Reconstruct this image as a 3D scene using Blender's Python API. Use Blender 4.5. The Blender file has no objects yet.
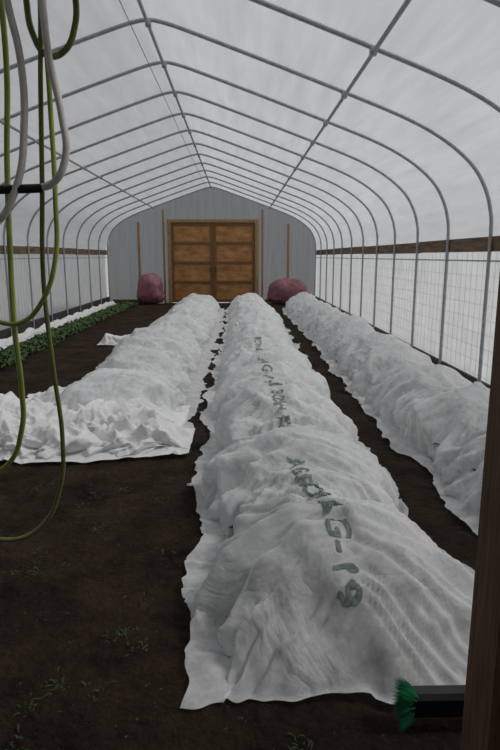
import bpy, bmesh, math, random
from mathutils import Vector, noise
random.seed(4)
S = bpy.context.scene
col = S.collection
try:
    S.view_settings.view_transform = 'Standard'
except Exception:
    pass

# ------------------------------------------------------------ materials
def newmat(name):
    m = bpy.data.materials.new(name); m.use_nodes = True
    nt = m.node_tree; nt.nodes.clear()
    out = nt.nodes.new('ShaderNodeOutputMaterial')
    return m, nt, out
def N(nt, t, **kw):
    n = nt.nodes.new(t)
    for k, v in kw.items():
        if k in n.inputs.keys(): n.inputs[k].default_value = v
        else: setattr(n, k, v)
    return n
def noise_ramp(nt, c1, c2, scale=5, detail=4, vec_scale=(1,1,1), p1=.35, p2=.65, rough=.6):
    tc = N(nt,'ShaderNodeTexCoord'); mp = N(nt,'ShaderNodeMapping'); mp.inputs['Scale'].default_value = vec_scale
    nt.links.new(tc.outputs['Object'], mp.inputs[0])
    nz = N(nt,'ShaderNodeTexNoise', Scale=scale, Detail=detail, Roughness=rough)
    nt.links.new(mp.outputs[0], nz.inputs['Vector'])
    r = N(nt,'ShaderNodeValToRGB'); e = r.color_ramp.elements
    e[0].position=p1; e[0].color=(*c1,1); e[1].position=p2; e[1].color=(*c2,1)
    nt.links.new(nz.outputs['Fac'], r.inputs[0])
    return r, nz
def basic(name, c1, c2=None, scale=6, rough=.7, metal=0, vec=(1,1,1), bump=0, detail=5):
    m, nt, out = newmat(name)
    b = N(nt,'ShaderNodeBsdfPrincipled'); b.inputs['Roughness'].default_value=rough; b.inputs['Metallic'].default_value=metal
    r, nz = noise_ramp(nt, c1, c2 or tuple(x*.8 for x in c1), scale, detail, vec)
    nt.links.new(r.outputs[0], b.inputs['Base Color'])
    if bump:
        bp = N(nt,'ShaderNodeBump', Strength=bump, Distance=.02)
        nt.links.new(nz.outputs['Fac'], bp.inputs['Height']); nt.links.new(bp.outputs[0], b.inputs['Normal'])
    nt.links.new(b.outputs[0], out.inputs[0])
    return m
def film(name, c1, c2, scale, vec, transp, diffuse, bump=.3, p1=.3, p2=.7, crumple=0, bd=.01, dcol=None, mottle=None):
    m, nt, out = newmat(name)
    r, nz = noise_ramp(nt, c1, c2, scale, 6, vec, p1, p2)
    tr = N(nt,'ShaderNodeBsdfTranslucent'); df = N(nt,'ShaderNodeBsdfDiffuse'); tp = N(nt,'ShaderNodeBsdfTransparent')
    nt.links.new(r.outputs[0], tr.inputs[0])
    if dcol: df.inputs[0].default_value=(*dcol,1)
    else: nt.links.new(r.outputs[0], df.inputs[0])
    bp = N(nt,'ShaderNodeBump', Strength=bump, Distance=bd)
    if crumple:
        tc = N(nt,'ShaderNodeTexCoord')
        n1 = N(nt,'ShaderNodeTexNoise', Scale=crumple, Detail=4, Roughness=.5, Distortion=.6)
        nt.links.new(tc.outputs['Object'], n1.inputs['Vector'])
        a = N(nt,'ShaderNodeMath', operation='SUBTRACT'); a.inputs[1].default_value=.5
        b = N(nt,'ShaderNodeMath', operation='ABSOLUTE')
        nt.links.new(n1.outputs['Fac'], a.inputs[0]); nt.links.new(a.outputs[0], b.inputs[0])
        nt.links.new(b.outputs[0], bp.inputs['Height'])
    else:
        nt.links.new(nz.outputs['Fac'], bp.inputs['Height'])
    nt.links.new(bp.outputs[0], tr.inputs['Normal']); nt.links.new(bp.outputs[0], df.inputs['Normal'])
    m1 = N(nt,'ShaderNodeMixShader'); m1.inputs[0].default_value = diffuse
    nt.links.new(tr.outputs[0], m1.inputs[1]); nt.links.new(df.outputs[0], m1.inputs[2])
    m2 = N(nt,'ShaderNodeMixShader'); m2.inputs[0].default_value = transp
    if mottle:
        lo,hi,ms = mottle
        rr,_ = noise_ramp(nt,(lo,)*3,(hi,)*3,ms,8,p1=.40,p2=.68,rough=.75)
        nt.links.new(rr.outputs[0], m2.inputs[0])
    nt.links.new(m1.outputs[0], m2.inputs[1]); nt.links.new(tp.outputs[0], m2.inputs[2])
    nt.links.new(m2.outputs[0], out.inputs[0])
    return m
M_roof = film('poly_film', (.36,.365,.38), (.48,.485,.50), 1.4, (5,.5,5), .31, .30, .1, dcol=(.68,.68,.69))
M_side = film('side_film', (.46,.47,.49), (.58,.59,.60), 2.2, (1,4,1.2), .24, .25, .25)
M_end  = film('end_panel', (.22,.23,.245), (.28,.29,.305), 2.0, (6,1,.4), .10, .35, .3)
M_cloth = film('row_cover_cloth', (.90,.91,.92), (.97,.98,.98), 7, (1,1,1), .14, .68, .6, crumple=3.2, bd=.09, mottle=(.06,.44,7))
M_cloth2 = film('row_cover_thick', (.88,.88,.89), (.98,.98,.97), 9, (1,1,1), .03, .8, .6, crumple=8, bd=.05)
M_steel = basic('galvanised_steel', (.40,.41,.43), (.28,.29,.31), 30, .45, .35)
M_net = basic('netting', (.46,.46,.46), (.36,.36,.37), 30, .7)
M_wood_hip = basic('weathered_board', (.20,.12,.06), (.05,.035,.025), 3, .8, vec=(4,.8,8))
M_wood_dark = basic('dark_board', (.05,.04,.035), (.02,.018,.016), 4, .8, vec=(4,.5,4))
M_post = basic('post_wood', (.19,.10,.045), (.09,.048,.025), 5, .75, vec=(14,14,1), bump=.3)
M_stud = basic('stud_pine', (.38,.22,.10), (.25,.13,.055), 6, .7, vec=(6,6,.8))
M_frame = basic('door_frame_pine', (.40,.27,.11), (.26,.15,.06), 6, .7, vec=(6,6,.8))
M_ply = basic('door_plywood', (.54,.27,.09), (.29,.12,.035), 2.6, .65, vec=(1,1,2.2), detail=9)
M_rail = basic('door_rail_wood', (.22,.11,.04), (.13,.06,.022), 5, .7, vec=(1,6,6))
M_shade_box = basic('shade_box_plywood', (.06,.045,.03), (.035,.026,.02), 3, .85)  # for the unseen enclosure added to block light
M_leaf = basic('leaf_green', (.07,.13,.02), (.02,.05,.01), 9, .6)
M_leafd = basic('crop_green', (.03,.055,.025), (.012,.022,.012), 9, .6)
M_grass = basic('weed_green', (.045,.075,.02), (.02,.038,.01), 9, .7)
M_white_hose = basic('hose_white', (.92,.88,.84), (.78,.72,.68), 20, .4)
M_green_hose = basic('hose_green', (.40,.48,.09), (.27,.35,.06), 14, .35)
M_green_hose2 = basic('hose_dark_green', (.20,.23,.06), (.12,.14,.035), 14, .4)
M_black = basic('black_plastic', (.012,.012,.014), (.006,.006,.007), 12, .45)
M_bristle = basic('green_bristle', (.01,.26,.09), (.005,.15,.05), 30, .45)
M_sack = basic('red_sack', (.33,.13,.16), (.18,.07,.085), 3, .55)
M_text = basic('green_print', (.15,.21,.175), (.25,.31,.275), 30, .8)
M_wire = basic('wire', (.2,.2,.2), (.15,.15,.15), 10, .5)
def soilmat():
    m, nt, out = newmat('soil')
    b = N(nt,'ShaderNodeBsdfPrincipled'); b.inputs['Roughness'].default_value=.95
    b.inputs['Specular IOR Level'].default_value=.05
    r, nz = noise_ramp(nt, (.010,.0072,.0055), (.088,.061,.043), 2.2, 12, p1=.32, p2=.78, rough=.82)
    r2, nz2 = noise_ramp(nt, (0,0,0), (1,1,1), 38, 3, p1=.68, p2=.73)
    mx = N(nt,'ShaderNodeMixRGB'); mx.inputs[2].default_value=(.14,.11,.078,1)
    nt.links.new(r2.outputs[0], mx.inputs[0]); nt.links.new(r.outputs[0], mx.inputs[1])
    nt.links.new(mx.outputs[0], b.inputs['Base Color'])
    r3, nz3 = noise_ramp(nt, (0,0,0), (1,1,1), 24, 8)
    bp = N(nt,'ShaderNodeBump', Strength=1, Distance=.07)
    nt.links.new(nz3.outputs['Fac'], bp.inputs['Height']); nt.links.new(bp.outputs[0], b.inputs['Normal'])
    nt.links.new(b.outputs[0], out.inputs[0]); return m
M_soil = soilmat()
M_out = basic('outside_ground', (.42,.42,.40), (.30,.31,.27), .6, .9)

# ------------------------------------------------------------ helpers
def empty(name):
    e = bpy.data.objects.new(name, None); col.objects.link(e); return e
def mesh_obj(name, verts, faces, mat, parent=None, smooth=False):
    me = bpy.data.meshes.new(name); me.from_pydata(verts, [], faces); me.update()
    me.materials.append(mat)
    if smooth: me.polygons.foreach_set('use_smooth', [True]*len(me.polygons))
    o = bpy.data.objects.new(name, me); col.objects.link(o)
    if parent: o.parent = parent
    return o
def boxes(name, lst, mat, parent=None, bevel=.004):
    V=[];F=[]
    for (x0,x1,y0,y1,z0,z1) in lst:
        b=len(V)
        V += [(x0,y0,z0),(x1,y0,z0),(x1,y1,z0),(x0,y1,z0),(x0,y0,z1),(x1,y0,z1),(x1,y1,z1),(x0,y1,z1)]
        F += [tuple(b+i for i in f) for f in ((0,3,2,1),(4,5,6,7),(0,1,5,4),(1,2,6,5),(2,3,7,6),(3,0,4,7))]
    o = mesh_obj(name,V,F,mat,parent)
    if bevel:
        md=o.modifiers.new('bev','BEVEL'); md.width=bevel; md.segments=1
    return o
def tube(name, pts, r, mat, parent=None, smooth=False):
    cu = bpy.data.curves.new(name,'CURVE'); cu.dimensions='3D'; cu.bevel_depth=r; cu.bevel_resolution=3; cu.use_fill_caps=True
    if smooth:
        sp = cu.splines.new('BEZIER'); sp.bezier_points.add(len(pts)-1)
        for p,b in zip(pts, sp.bezier_points):
            b.co=p; b.handle_left_type='AUTO'; b.handle_right_type='AUTO'
        sp.resolution_u=10
    else:
        sp = cu.splines.new('POLY'); sp.points.add(len(pts)-1)
        for p,b in zip(pts, sp.points): b.co=(*p,1)
    cu.materials.append(mat)
    o = bpy.data.objects.new(name,cu); col.objects.link(o)
    if parent: o.parent=parent
    return o
def nz(x,y,z=0): return noise.noise(Vector((x,y,z)))

# ------------------------------------------------------------ house profile
CX=.08
HW=3.57
half=[(3.65,0),(3.65,1.0),(3.65,1.85),(3.625,2.08),(3.56,2.28),(3.43,2.49),(3.22,2.68),(2.95,2.85),(2.6,3.01),(2.0,3.23),(1.0,3.58),(.35,3.80),(.12,3.865),(0,3.88)]
half=[(x*HW/3.65,z) for x,z in half]
prof=[(-x+CX,z) for x,z in half[:-1]]+[(x+CX,z) for x,z in reversed(half)]
XL=CX-HW; XR=CX+HW
def cat(P,n):
    out=[]
    for i in range(len(P)-1):
        p0=P[max(i-1,0)];p1=P[i];p2=P[i+1];p3=P[min(i+2,len(P)-1)]
        for k in range(n):
            t=k/n
            out.append(tuple(.5*((2*p1[a])+(-p0[a]+p2[a])*t+(2*p0[a]-5*p1[a]+4*p2[a]-p3[a])*t*t+(-p0[a]+3*p1[a]-3*p2[a]+p3[a])*t**3) for a in (0,1)))
    out.append(P[-1]); return out
sprof=cat(prof,4)
Y0=1.2; YE=20.7; SP=1.3
frame=empty('greenhouse_frame')
hoops=[Y0+SP*k for k in range(16)]
for k,y in enumerate(hoops):
    tube(f'hoop_{k}', [(x,y,z) for x,z in sprof], .0205, M_steel, frame)
PX=1.96
for nm,x,z in (('purlin_left',CX-PX,3.19),('purlin_right',CX+PX,3.19),('purlin_ridge',CX,3.84)):
    tube(nm,[(x,Y0,z),(x,YE,z)],.018,M_steel,frame)
cl=[]
for y in hoops:
    for x,z in ((CX-PX,3.21),(CX+PX,3.21),(CX,3.86)):
        cl.append((x-.028,x+.028,y-.026,y+.026,z-.04,z+.025))
boxes('pipe_clamps',cl,M_steel,frame)
tube('overhead_wire',[(-.05,Y0,3.76)]+[(-.05,y,3.76-.015) for y in hoops[1:-1]]+[(-.05,YE,3.76)],.004,M_wire,frame)
for s,nm,X in ((-1,'left',XL),(1,'right',XR)):
    a,b=sorted((X+s*.02,X+s*.06))
    boxes(f'hip_board_{nm}',[(a,b,Y0+i*3.9,Y0+i*3.9+3.88,1.64+.008*(i%2),1.80+.008*(i%2)) for i in range(5)],M_wood_hip,frame)
    boxes(f'baseboard_{nm}',[(a,b,Y0,YE,-.03,.22)],M_wood_dark)
    tube(f'roll_up_pipe_{nm}',[(X+s*.13,Y0,.16),(X+s*.13,YE,.16)],.03,M_steel,frame)
    tube(f'lock_channel_{nm}',[(X+s*.01,Y0,1.55),(X+s*.01,YE,1.55)],.008,M_steel,frame)
    pts=[];y=Y0;i=0
    while y<YE:
        pts.append((X+s*.13,y,.22 if i%2 else 1.62)); y+=.65;i+=1
    tube(f'side_rope_{nm}',pts,.003,M_wire,frame)
    xx=X+s*.045
    L=[(xx-.001,xx+.001,Y0,YE,.26+.16*i-.0015,.26+.16*i+.0015) for i in range(9)]
    y=Y0
    while y<YE: L.append((xx-.001,xx+.001,y-.0018,y+.0018,.22,1.64)); y+=.16
    boxes(f'netting_{nm}',L,M_net,frame,0)
def film_strip(name,pr,mat):
    V=[];F=[]
    ny=int((YE-Y0)/.13)
    for i in range(ny+1):
        yy=Y0+(YE-Y0)*i/ny
        f=((yy-Y0)/SP)%1.0
        sag=.018*math.sin(math.pi*f)
        for x,z in pr:
            xr=x-CX
            L=math.hypot(xr,z-1.6) or 1
            k=.03-sag
            dx=xr/L*k if z>1.9 else (math.copysign(.06+.015*nz(yy*1.5,z*2,x),xr)); dz=(z-1.6)/L*k if z>1.9 else 0
            V.append((x+dx,yy,z+dz))
    n=len(pr)
    for i in range(ny):
        for j in range(n-1):
            F.append((i*n+j,i*n+j+1,(i+1)*n+j+1,(i+1)*n+j))
    return mesh_obj(name,V,F,mat,None,True)
up=[p for p in sprof if p[1]>=1.6]
film_strip('ceiling',up,M_roof)
film_strip('wall_left',[(XL-.04,z/10*1.75) for z in range(0,11)],M_side)
film_strip('wall_right',[(XR+.04,z/10*1.75) for z in range(0,11)],M_side)

# ------------------------------------------------------------ far end wall
def top(x):
    x=min(max(x,XL+.002),XR-.002)
    for (a,za),(b,zb_) in zip(sprof,sprof[1:]):
        if a<=x<=b and b-a>1e-5: return za+(zb_-za)*(x-a)/(b-a)
    return 1.9
def gable(name,y,openx0,openx1,openz,mat,zmin=0):
    VV=[];FF=[]
    for x0,x1,zb in ((XL,openx0,zmin),(openx0,openx1,openz),(openx1,XR,zmin)):
        n=max(2,int((x1-x0)/.05)); b=len(VV)
        for i in range(n+1):
            x=x0+(x1-x0)*i/n
            VV+=[(x,y,zb),(x,y,max(top(x),zb+.001))]
        for i in range(n): FF.append((b+2*i,b+2*i+2,b+2*i+3,b+2*i+1))
    return mesh_obj(name,VV,FF,mat)
dx0,dx1,dz1=-1.44,1.68,2.82
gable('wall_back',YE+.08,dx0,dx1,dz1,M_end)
studs=empty('end_wall_framing')
boxes('studs',[(x-.035,x+.035,YE+.0,YE+.07,0,top(x)-.3) for x in (-2.42,2.70)]+
      [(1.78,1.84,YE,YE+.07,0,3.15),(-1.60,-1.54,YE,YE+.07,0,3.15)],M_stud,studs)
boxes('girt',[(XL+.1,-1.66,YE,YE+.05,0.0,.12),(1.90,XR-.1,YE,YE+.05,0,.12)],M_wood_hip,studs)
door=empty('door_1')
boxes('door_frame',[(dx0,dx0+.12,YE-.04,YE+.1,0,dz1),(dx1-.12,dx1,YE-.04,YE+.1,0,dz1),(dx0+.12,dx1-.12,YE-.04,YE+.1,dz1-.10,dz1)],M_frame,door)
mid=(dx0+dx1)/2
for nm,a,b in (('leaf_left',dx0+.12,mid-.004),('leaf_right',mid+.004,dx1-.12)):
    boxes(nm+'_panel',[(a,b,YE+.04,YE+.06,.02,dz1-.10)],M_ply,door,0)
    rl=[(a,a+.10,YE-.0,YE+.039,.02,dz1-.10),(b-.10,b,YE-.0,YE+.039,.02,dz1-.10)]
    for zc in (.09,.72,1.38,2.04,dz1-.155):
        rl.append((a+.101,b-.101,YE+.0,YE+.039,zc-.045,zc+.045))
    boxes(nm+'_rails',rl,M_rail,door)
boxes('astragal',[(mid-.03,mid+.03,YE+.061,YE+.08,.02,dz1-.1)],M_wood_dark,door,0)
boxes('handle',[(mid-.10,mid-.07,YE-.05,YE-.001,1.05,1.25),(mid+.07,mid+.10,YE-.05,YE-.001,1.05,1.25)],M_wood_dark,door)

# ------------------------------------------------------------ near end: doorway, gable, added light-blocking enclosure
gable('wall_front',1.17,-.25,1.60,2.45,M_end)
dw=empty('doorway_frame_1')  # frame of the near doorway: posts and header, plus added blocking boards
boxes('post_right',[(1.46,1.61,1.02,1.16,0,2.45)],M_post,dw,.006)
boxes('post_left',[(-.26,-.12,1.02,1.16,0,2.45)],M_post,dw,.006)
boxes('header',[(-.12,1.46,1.02,1.16,2.3,2.45)],M_post,dw,.006)
boxes('shade_box_front',[(-1.6,-.26,1.10,1.15,0,2.7),(1.61,3.2,1.10,1.15,0,2.7)],M_shade_box,dw,0)  # front of the added enclosure, either side of the doorway
boxes('wall_shade_box',[(-1.6,-1.5,-3,1.09,0,2.7),(3.1,3.2,-3,1.09,0,2.7),(-1.5,-.3,-3.1,-3,0,2.7),(2.2,3.1,-3.1,-3,0,2.7)],M_shade_box,None,0)  # unseen walls added around the camera to keep the foreground dark
boxes('ceiling_shade_box',[(-1.6,3.2,-3.1,1.15,2.7,2.8)],M_shade_box,None,0)  # unseen lid, added to stop sky light from above the camera
boxes('floor_shade_box',[(-1.6,3.2,-3.1,1.12,-.06,-.02)],M_wood_dark,None,0)  # floor of the same added enclosure, out of view

# ------------------------------------------------------------ ground
def soilz(x,y): return .012*nz(x*1.3,y*1.3,3)+.012*nz(x*5,y*5,1)+.010*nz(x*14,y*14,2)
V=[];F=[]
xs=[XL-.03+(XR-XL+.06)*i/210 for i in range(211)]
ys=[];y=1.13
while y<YE+.1:
    ys.append(y); y+=max(.022,.007*y)
ys.append(YE+.12)
for yy in ys:
    for x in xs: V.append((x,yy,soilz(x,yy)-.008))
n=len(xs)
for i in range(len(ys)-1):
    for j in range(n-1): F.append((i*n+j,i*n+j+1,(i+1)*n+j+1,(i+1)*n+j))
mesh_obj('floor',V,F,M_soil,None,True)
mesh_obj('ground_outside',[(-60,-40,-.09),(60,-40,-.09),(60,80,-.09),(-60,80,-.09)],[(0,1,2,3)],M_out)

# ------------------------------------------------------------ row covers
def rid(a,b,c): return abs(nz(a,b,c))
def make_surf(u0,u1,cx,Wa,hem,H0,seed,hsp,endlen=.45,axis='y',cr=0.0,dr=1.0,endflare=.0,sagk=.27,lump=0,rskew=0,hemn=1.0):
    def surf(u,s,off=0.0):
        ph=(u-u0-endlen)/hsp
        f=ph%1.0; hi=round(ph); fd=(ph-hi)*hsp
        sg=math.sin(math.pi*f)**.75
        e=min(1,max(0,(u-u0)/endlen)); e2=min(1,max(0,(u1-u)/endlen))
        em=min(e,e2)
        en=math.sin(em*math.pi/2)**.85 if em<1 else 1
        H=H0*(1-sagk*sg*(1+.5*nz(hi*3.3,seed,2)))*en*(1+.10*nz(u*.8,seed,0))*(1+lump*nz(u*2.3,seed,7))
        W=Wa*(1-.10*sg)*(1+.08*nz(u*.9,seed,4))+endflare*(1-e)
        q=abs(s)/.84; sg_=1 if s>=0 else -1
        if q<1:
            th=q*math.pi/2
            lat=W*math.sin(th); z=H*max(0,math.cos(th))**.88
            nx,nzz=math.sin(th),math.cos(th)
        else:
            k=(q-1)/(1/.84-1)
            hw=hem*(1+hemn*(.9*nz(u*1.3,sg_*5,seed)+.45*nz(u*4,sg_*5,seed)+.2*nz(u*11,sg_*5,seed)))
            lat=W+max(.01,hw)*k; z=0; nx,nzz=.3*(1-k),.9
            q=1
        wu=.5*nz(s*1.2,u*.9,seed+30); ws=.6*nz(s*1.1,u*1.1,seed+40)
        fan=fd/(.35+.9*q)
        fn=rid(fan*7+sg_*3, s*.8+hi*2.7, seed+60)
        fn2=rid(fan*15+sg_*7, s*1.1+hi*4.7, seed+66)
        d =dr*(.15*(.15-fn)+.065*(.15-fn2))*(.20+.80*q)
        d+=dr*(.050*nz(u*4.6+wu*3, s*.6, seed+9)*q**1.6 + .13*(.14-rid(u*3.6+wu*3,s*.9+sg_*4,seed+19))*(.1+.9*q))
        d+=dr*(.075*nz(s*1.5,u*1.25,seed)*(.35+.65*q)+.080*(.13-rid((s+ws)*1.7+u*1.9,u*1.3-(s+ws)*1.6,seed+5))
               +.055*(.13-rid((s+ws)*2.1-u*2.3,u*1.8+(s+ws)*1.4,seed+35)))
        d+=dr*.022*(.13-rid((s+ws)*3.2+wu*3,(u+wu)*6.0,seed+2))+dr*.010*(.13-rid((s+ws)*7+wu*4,(u+wu)*11.0,seed+3))
        if cr:
            d+=cr*(.15*(.13-rid((s+ws)*.9,(u+wu)*4.6,seed+9))+.12*(.13-rid((s+ws)*2.6+u*2.6,u*2.2-(s+ws)*2.4,seed+5))
                   +.10*(.13-rid((s+ws)*3.4-u*3.6,u*2.6+s*2.2,seed+15))+.05*(.13-rid((s+ws)*5+wu*2,(u+wu)*8,seed+2)))
        d*=min(1,em*2+.2)
        z=z+nzz*(d+off)
        lat=lat+nx*(d+off)
        z=max(z, .010+.030*rid(u*5+wu*2,s*1.5,seed)+.045*max(0,nz(u*4,sg_*3+s,seed))+off)
        uu=u+.02*nz(s*3,u*2,seed+8)*em+(.07*nz(s*2.6,seed,1)+.03*nz(s*9,seed,1)+rskew*max(0,s))*(1-e)
        lt=sg_*lat
        if axis=='y': return Vector((cx(u)+lt,uu,z))
        return Vector((uu,cx(u)+lt,z))
    return surf
def build_cover(name,surf,us,ns,mat,parent=None):
    V=[];F=[]
    for u in us:
        for j in range(ns+1): V.append(surf(u,-1+2*j/ns))
    n=ns+1
    for i in range(len(us)-1):
        for j in range(ns): F.append((i*n+j,i*n+j+1,(i+1)*n+j+1,(i+1)*n+j))
    return mesh_obj(name,V,F,mat,parent,True)
def us_range(a,b,k=.0045,mn=.010):
    L=[];u=a
    while u<b: L.append(u); u+=max(mn,k*u)
    L.append(b); return L
CA=lambda u:1.32+.03*math.sin(u*.6)+.10*max(0,min(1,(3.4-u)/1.2))
sA=make_surf(1.86,18.3,CA,.60,.13,.57,11.0,1.15,.55,rskew=.12,endflare=.03,dr=1.3,cr=0)
sB=make_surf(5.05,18.3,lambda u:-.22+.04*math.sin(u*.5+1),.66,.17,.55,31.0,1.15,.8,dr=1.4,cr=.12)
sC=make_surf(1.9,18.3,lambda u:2.90+.03*math.sin(u*.7),.55,.09,.56,51.0,1.15,.5,dr=1.3,cr=.05)
rc=[]
for i,(sf,a,el) in enumerate(((sA,1.86,.55),(sB,5.05,.8),(sC,1.9,.5))):
    e=empty('row_cover'); rc.append(e)
    build_cover('fabric',sf,us_range(a,18.3),130,M_cloth,e)
    u=a+el; k=0
    cxs=(1.34,-.22,2.90)[i]; w=(.38,.38,.32)[i]
    while u<18.2:
        tube(f'support_hoop_{k}',[(cxs-w*math.cos(t*math.pi/14),u,.02+.22*math.sin(t*math.pi/14)**.85 if 0<t<14 else 0) for t in range(15)],.005,M_wire,e)
        u+=1.15;k+=1
sG=make_surf(-2.2,.56,lambda u:4.86+.08*math.sin(u*2.2),.31,.08,.26,71.0,.8,.35,axis='x',cr=1.15,dr=.7,lump=.6,sagk=.22)
L=[-2.2+.011*i for i in range(int(2.76/.011)+1)]
build_cover('gathered_fabric',sG,L,130,M_cloth2,rc[1])
sG2=make_surf(-1.85,.45,lambda u:5.45+.12*math.sin(u*2.2),.45,.12,.33,81.0,.8,.6,axis='x',cr=.9,dr=1.0,lump=.5,sagk=.22)
build_cover('gathered_fabric_fold',sG2,[-1.85+.011*i for i in range(209)],120,M_cloth2,rc[1])
sG3=make_surf(-1.45,.2,lambda u:6.3+.12*math.sin(u*2.2),.5,.12,.27,86.0,.8,.7,axis='x',cr=.6,dr=1.2,lump=.4,sagk=.22)
build_cover('gathered_fabric_slack',sG3,[-1.45+.012*i for i in range(138)],110,M_cloth2,rc[1])
sF=make_surf(-1.6,-.85,lambda u:10.9,.2,.06,.2,91.0,.5,.12,axis='x',dr=.7)
build_cover('folded_flap',sF,[-1.6+.012*i for i in range(63)],50,M_cloth2,rc[1])
e=empty('edge_cloth_roll')
sS=make_surf(4.5,20.2,lambda u:-3.26,.12,.04,.17,99.0,.9,.3,dr=.4,cr=.3,lump=.3)
build_cover('cloth',sS,us_range(4.5,20.2,.006),40,M_cloth2,e)

def lettering(txt,ystart,lat0,size,parent):
    cu=bpy.data.curves.new('txt','FONT'); cu.body=txt; cu.size=size; cu.space_character=1.1; cu.offset=.003
    to=bpy.data.objects.new('txt_tmp',cu); col.objects.link(to)
    bpy.context.view_layer.update()
    dg=bpy.context.evaluated_depsgraph_get()
    me=bpy.data.meshes.new_from_object(to.evaluated_get(dg))
    bpy.data.objects.remove(to)
    bm=bmesh.new(); bm.from_mesh(me); bmesh.ops.triangulate(bm,faces=bm.faces)
    for _ in range(6):
        es=[x for x in bm.edges if x.calc_length()>.011]
        if not es: break
        bmesh.ops.subdivide_edges(bm,edges=es,cuts=1); bmesh.ops.triangulate(bm,faces=bm.faces)
    for v in bm.verts:
        u=ystart-v.co.x; lat=lat0+v.co.y
        r=min(.99,abs(lat)/.60); s=math.copysign(math.asin(r)/(math.pi/2)*.84,lat)
        v.co=sA(u,s,.005)
    bm.to_mesh(me); bm.free()
    me.materials.clear(); me.materials.append(M_text)
    o=bpy.data.objects.new('printed_lettering',me); col.objects.link(o); o.parent=parent
for ys_ in (8.55,6.8,5.05,3.35):
    lettering('AGRIBON+ AG-19',ys_,-.12,.150,rc[0])

# ------------------------------------------------------------ leaves
def leaves(name,n,posf,mat,lmin,lmax,wr=.35,up=.6,parent=None):
    V=[];F=[]
    for _ in range(n):
        x,y,z=posf(); a=random.uniform(0,6.283); l=random.uniform(lmin,lmax); w=l*wr*random.uniform(.7,1.2)
        t=random.uniform(up*.5,min(1.4,up*1.6)); d=Vector((math.cos(a),math.sin(a),0)); sd=Vector((-d.y,d.x,0))
        p=Vector((x,y,z)); b=len(V)
        c,s_=math.cos(t),math.sin(t)
        p1=p+d*l*.45*c+Vector((0,0,l*.45*s_)); p2=p1+d*l*.35*math.cos(t*.4)+Vector((0,0,l*.35*math.sin(t*.4))); p3=p2+d*l*.25-Vector((0,0,l*.08))
        V+=[p-sd*w*.12,p+sd*w*.12,p1-sd*w*.5,p1+sd*w*.5,p2-sd*w*.42,p2+sd*w*.42,p3]
        F+=[(b,b+1,b+3,b+2),(b+2,b+3,b+5,b+4),(b+4,b+5,b+6)]
    return mesh_obj(name,V,F,mat,parent,True)
def pl():
    y=5+14.8*random.random()
    x=-2.72+max(-.22,min(.30,random.gauss(0,.15)))+.03*math.sin(y*3)
    return (x,y,max(0,random.uniform(-.02,.06)+.04*nz(x*3,y*3)))
leaves('leafy_greens_row',8500,pl,M_leaf,.06,.13,.42,.9)
for nm,cx_,w_,pa in (('crop_under_cover',1.38,.38,0),('crop_under_cover',2.9,.32,2),('crop_under_cover',-.22,.38,1)):
    leaves(nm,4600,lambda:(cx_+random.uniform(-w_,w_),(2.38 if pa!=1 else 6.0)+9*random.random()**1.4,.0+.12*random.random()),M_leafd,.07,.17,.4,.9,rc[pa])
cent=[(random.uniform(-1.2,.6),1.7+3.4*random.random()**1.3) for _ in range(46)]+[(.50,2.55),(.25,2.0),(.12,3.3),(.15,3.9),(.55,3.0),(.45,2.3),(1.15,1.68)]
cent=[c for c in cent if c[1]<4.3]
def wd():
    c=random.choice(cent); x=c[0]+random.gauss(0,.025); y=c[1]+random.gauss(0,.03); return (x,y,soilz(x,y)-.012)
leaves('weeds',760,wd,M_grass,.015,.042,.18,.8)

# ------------------------------------------------------------ sacks at far end
def sack(cx,cy,rx,ry,h,seed):
    bm=bmesh.new(); bmesh.ops.create_icosphere(bm,subdivisions=5,radius=1)
    for v in bm.verts:
        c=v.co; k=1+.06*nz(c.x*1.5+seed,c.y*1.5,c.z*1.5)+.05*nz(c.x*5+seed,c.y*5,c.z*5)
        x,y,z=c*k
        g=(abs(z)**.75)*(1 if z>0 else -1)
        if z<0: x*=1+.30*min(1,-z*1.5)
        v.co=(cx+x*rx*.92,cy+y*ry,max(0.01,h*.5+g*h*.5))
    me=bpy.data.meshes.new('plastic_sack'); bm.to_mesh(me); bm.free(); me.materials.append(M_sack)
    me.polygons.foreach_set('use_smooth',[True]*len(me.polygons))
    o=bpy.data.objects.new('plastic_sack',me); col.objects.link(o)
sack(-2.00,20.2,.48,.34,1.04,3)
sack(2.66,20.2,.72,.34,.86,21)

# ------------------------------------------------------------ hoses
hs=empty('hanging_hoses')
def hose(nm,xz,r,mat,y=1.6,dy=.0):
    pts=[(x,y+dy*math.sin(i*1.1),z) for i,(x,z) in enumerate(xz)]
    tube(nm,pts,r,mat,hs,True)
boxes('hose_arm',[(-.12,.75,1.56,1.64,2.36,2.42),(-.12,-.06,1.20,1.56,2.36,2.42),(.69,.75,1.20,1.56,2.36,2.42)],M_post,hs,.004)
hose('white_hose_outer',[(.38,2.37),(.39,2.215),(.413,2.08),(.415,1.917),(.388,1.77),(.324,1.68),(.22,1.66),(.1,1.8),(.06,2.1),(.08,2.37)],.0095,M_white_hose,1.59,.015)
hose('white_hose_inner',[(.47,2.37),(.478,2.237),(.488,2.08),(.514,1.94),(.519,1.844),(.484,1.782),(.44,1.77)],.0095,M_white_hose,1.58,.01)
hose('hose_coupling',[(.455,1.77),(.40,1.768),(.33,1.766),(.26,1.768)],.0115,M_black,1.58,0)
hose('green_hose_top_loop',[(.41,2.37),(.427,2.237),(.4385,2.149),(.478,2.093),(.52,2.10),(.55,2.16),(.551,2.237),(.53,2.37)],.008,M_green_hose2,1.62,.012)
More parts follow.
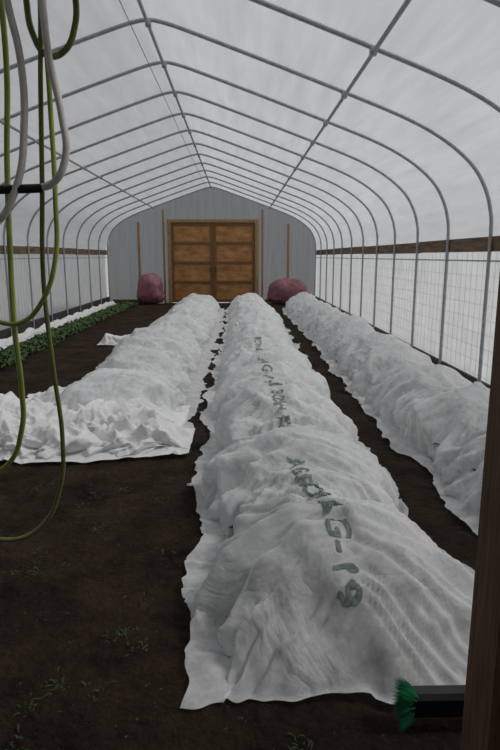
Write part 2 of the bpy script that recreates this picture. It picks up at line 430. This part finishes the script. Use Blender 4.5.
hose('green_hose_long',[(.466,2.37),(.466,2.237),(.454,2.035),(.445,1.795),(.434,1.537),(.444,1.29),(.452,1.09),(.433,.94),(.378,.83),(.289,.79),(.17,.84),(.08,1.1),(.05,1.6),(.08,2.37)],.0065,M_green_hose2,1.61,.012)
hose('green_hose_middle',[(.49,2.37),(.477,2.237),(.477,1.988),(.479,1.744),(.472,1.59),(.43,1.483),(.365,1.424),(.305,1.424),(.24,1.46),(.15,1.65),(.13,2.0),(.15,2.37)],.0065,M_green_hose,1.60,.014)
hose('green_hose_left',[(.36,2.37),(.363,2.08),(.346,1.844),(.341,1.615),(.341,1.4),(.346,1.235),(.333,1.12),(.273,1.0),(.18,.97),(.1,1.1),(.05,1.5),(.02,2.0),(.05,2.37)],.0075,M_green_hose,1.63,.015)

# ------------------------------------------------------------ broom
br=empty('push_broom')
boxes('head_block',[(1.525,1.80,1.73,1.80,.04,.135)],M_black,br,.015)
V=[];F=[]
for _ in range(1100):
    y=random.uniform(1.733,1.797); z=random.uniform(.04,.13); l=random.uniform(.025,.042)
    x0=1.54+random.uniform(0,.02)
    fy=(y-1.765)*1.2+random.gauss(0,.006); fz=(z-.085)*.8+random.gauss(0,.006); w=.0015; b=len(V)
    V+=[(x0,y-w,z),(x0,y+w,z),(x0,y,z+w*1.6),(x0-l-.02,y+fy*.5,max(.006,z+fz))]
    F+=[(b,b+1,b+3),(b+1,b+2,b+3),(b+2,b,b+3)]
mesh_obj('bristles',V,F,M_bristle,br)
tube('handle',[(1.74,1.765,.12),(1.84,1.74,.25),(2.35,1.50,1.35)],.014,M_black,br)

# ------------------------------------------------------------ light
w=bpy.data.worlds.new('overcast'); S.world=w; w.use_nodes=True
nt=w.node_tree; nt.nodes.clear()
out=nt.nodes.new('ShaderNodeOutputWorld'); bg=nt.nodes.new('ShaderNodeBackground')
bg.inputs[0].default_value=(.94,.965,1.0,1); bg.inputs[1].default_value=.50
nt.links.new(bg.outputs[0],out.inputs[0])
sl=bpy.data.lights.new('sun','SUN'); sl.energy=3.3; sl.angle=math.radians(16); sl.color=(1,.98,.95)
so=bpy.data.objects.new('sun',sl); col.objects.link(so); so.rotation_euler=(math.radians(4),math.radians(38),0)

cam=bpy.data.cameras.new('camera'); co=bpy.data.objects.new('camera',cam); col.objects.link(co)
cam.sensor_fit='VERTICAL'; cam.sensor_height=36; cam.lens=28.3; cam.clip_start=.05
co.location=(.95,0,1.6); co.rotation_euler=(math.radians(90-11.4),0,math.radians(-1.2))
S.camera=co
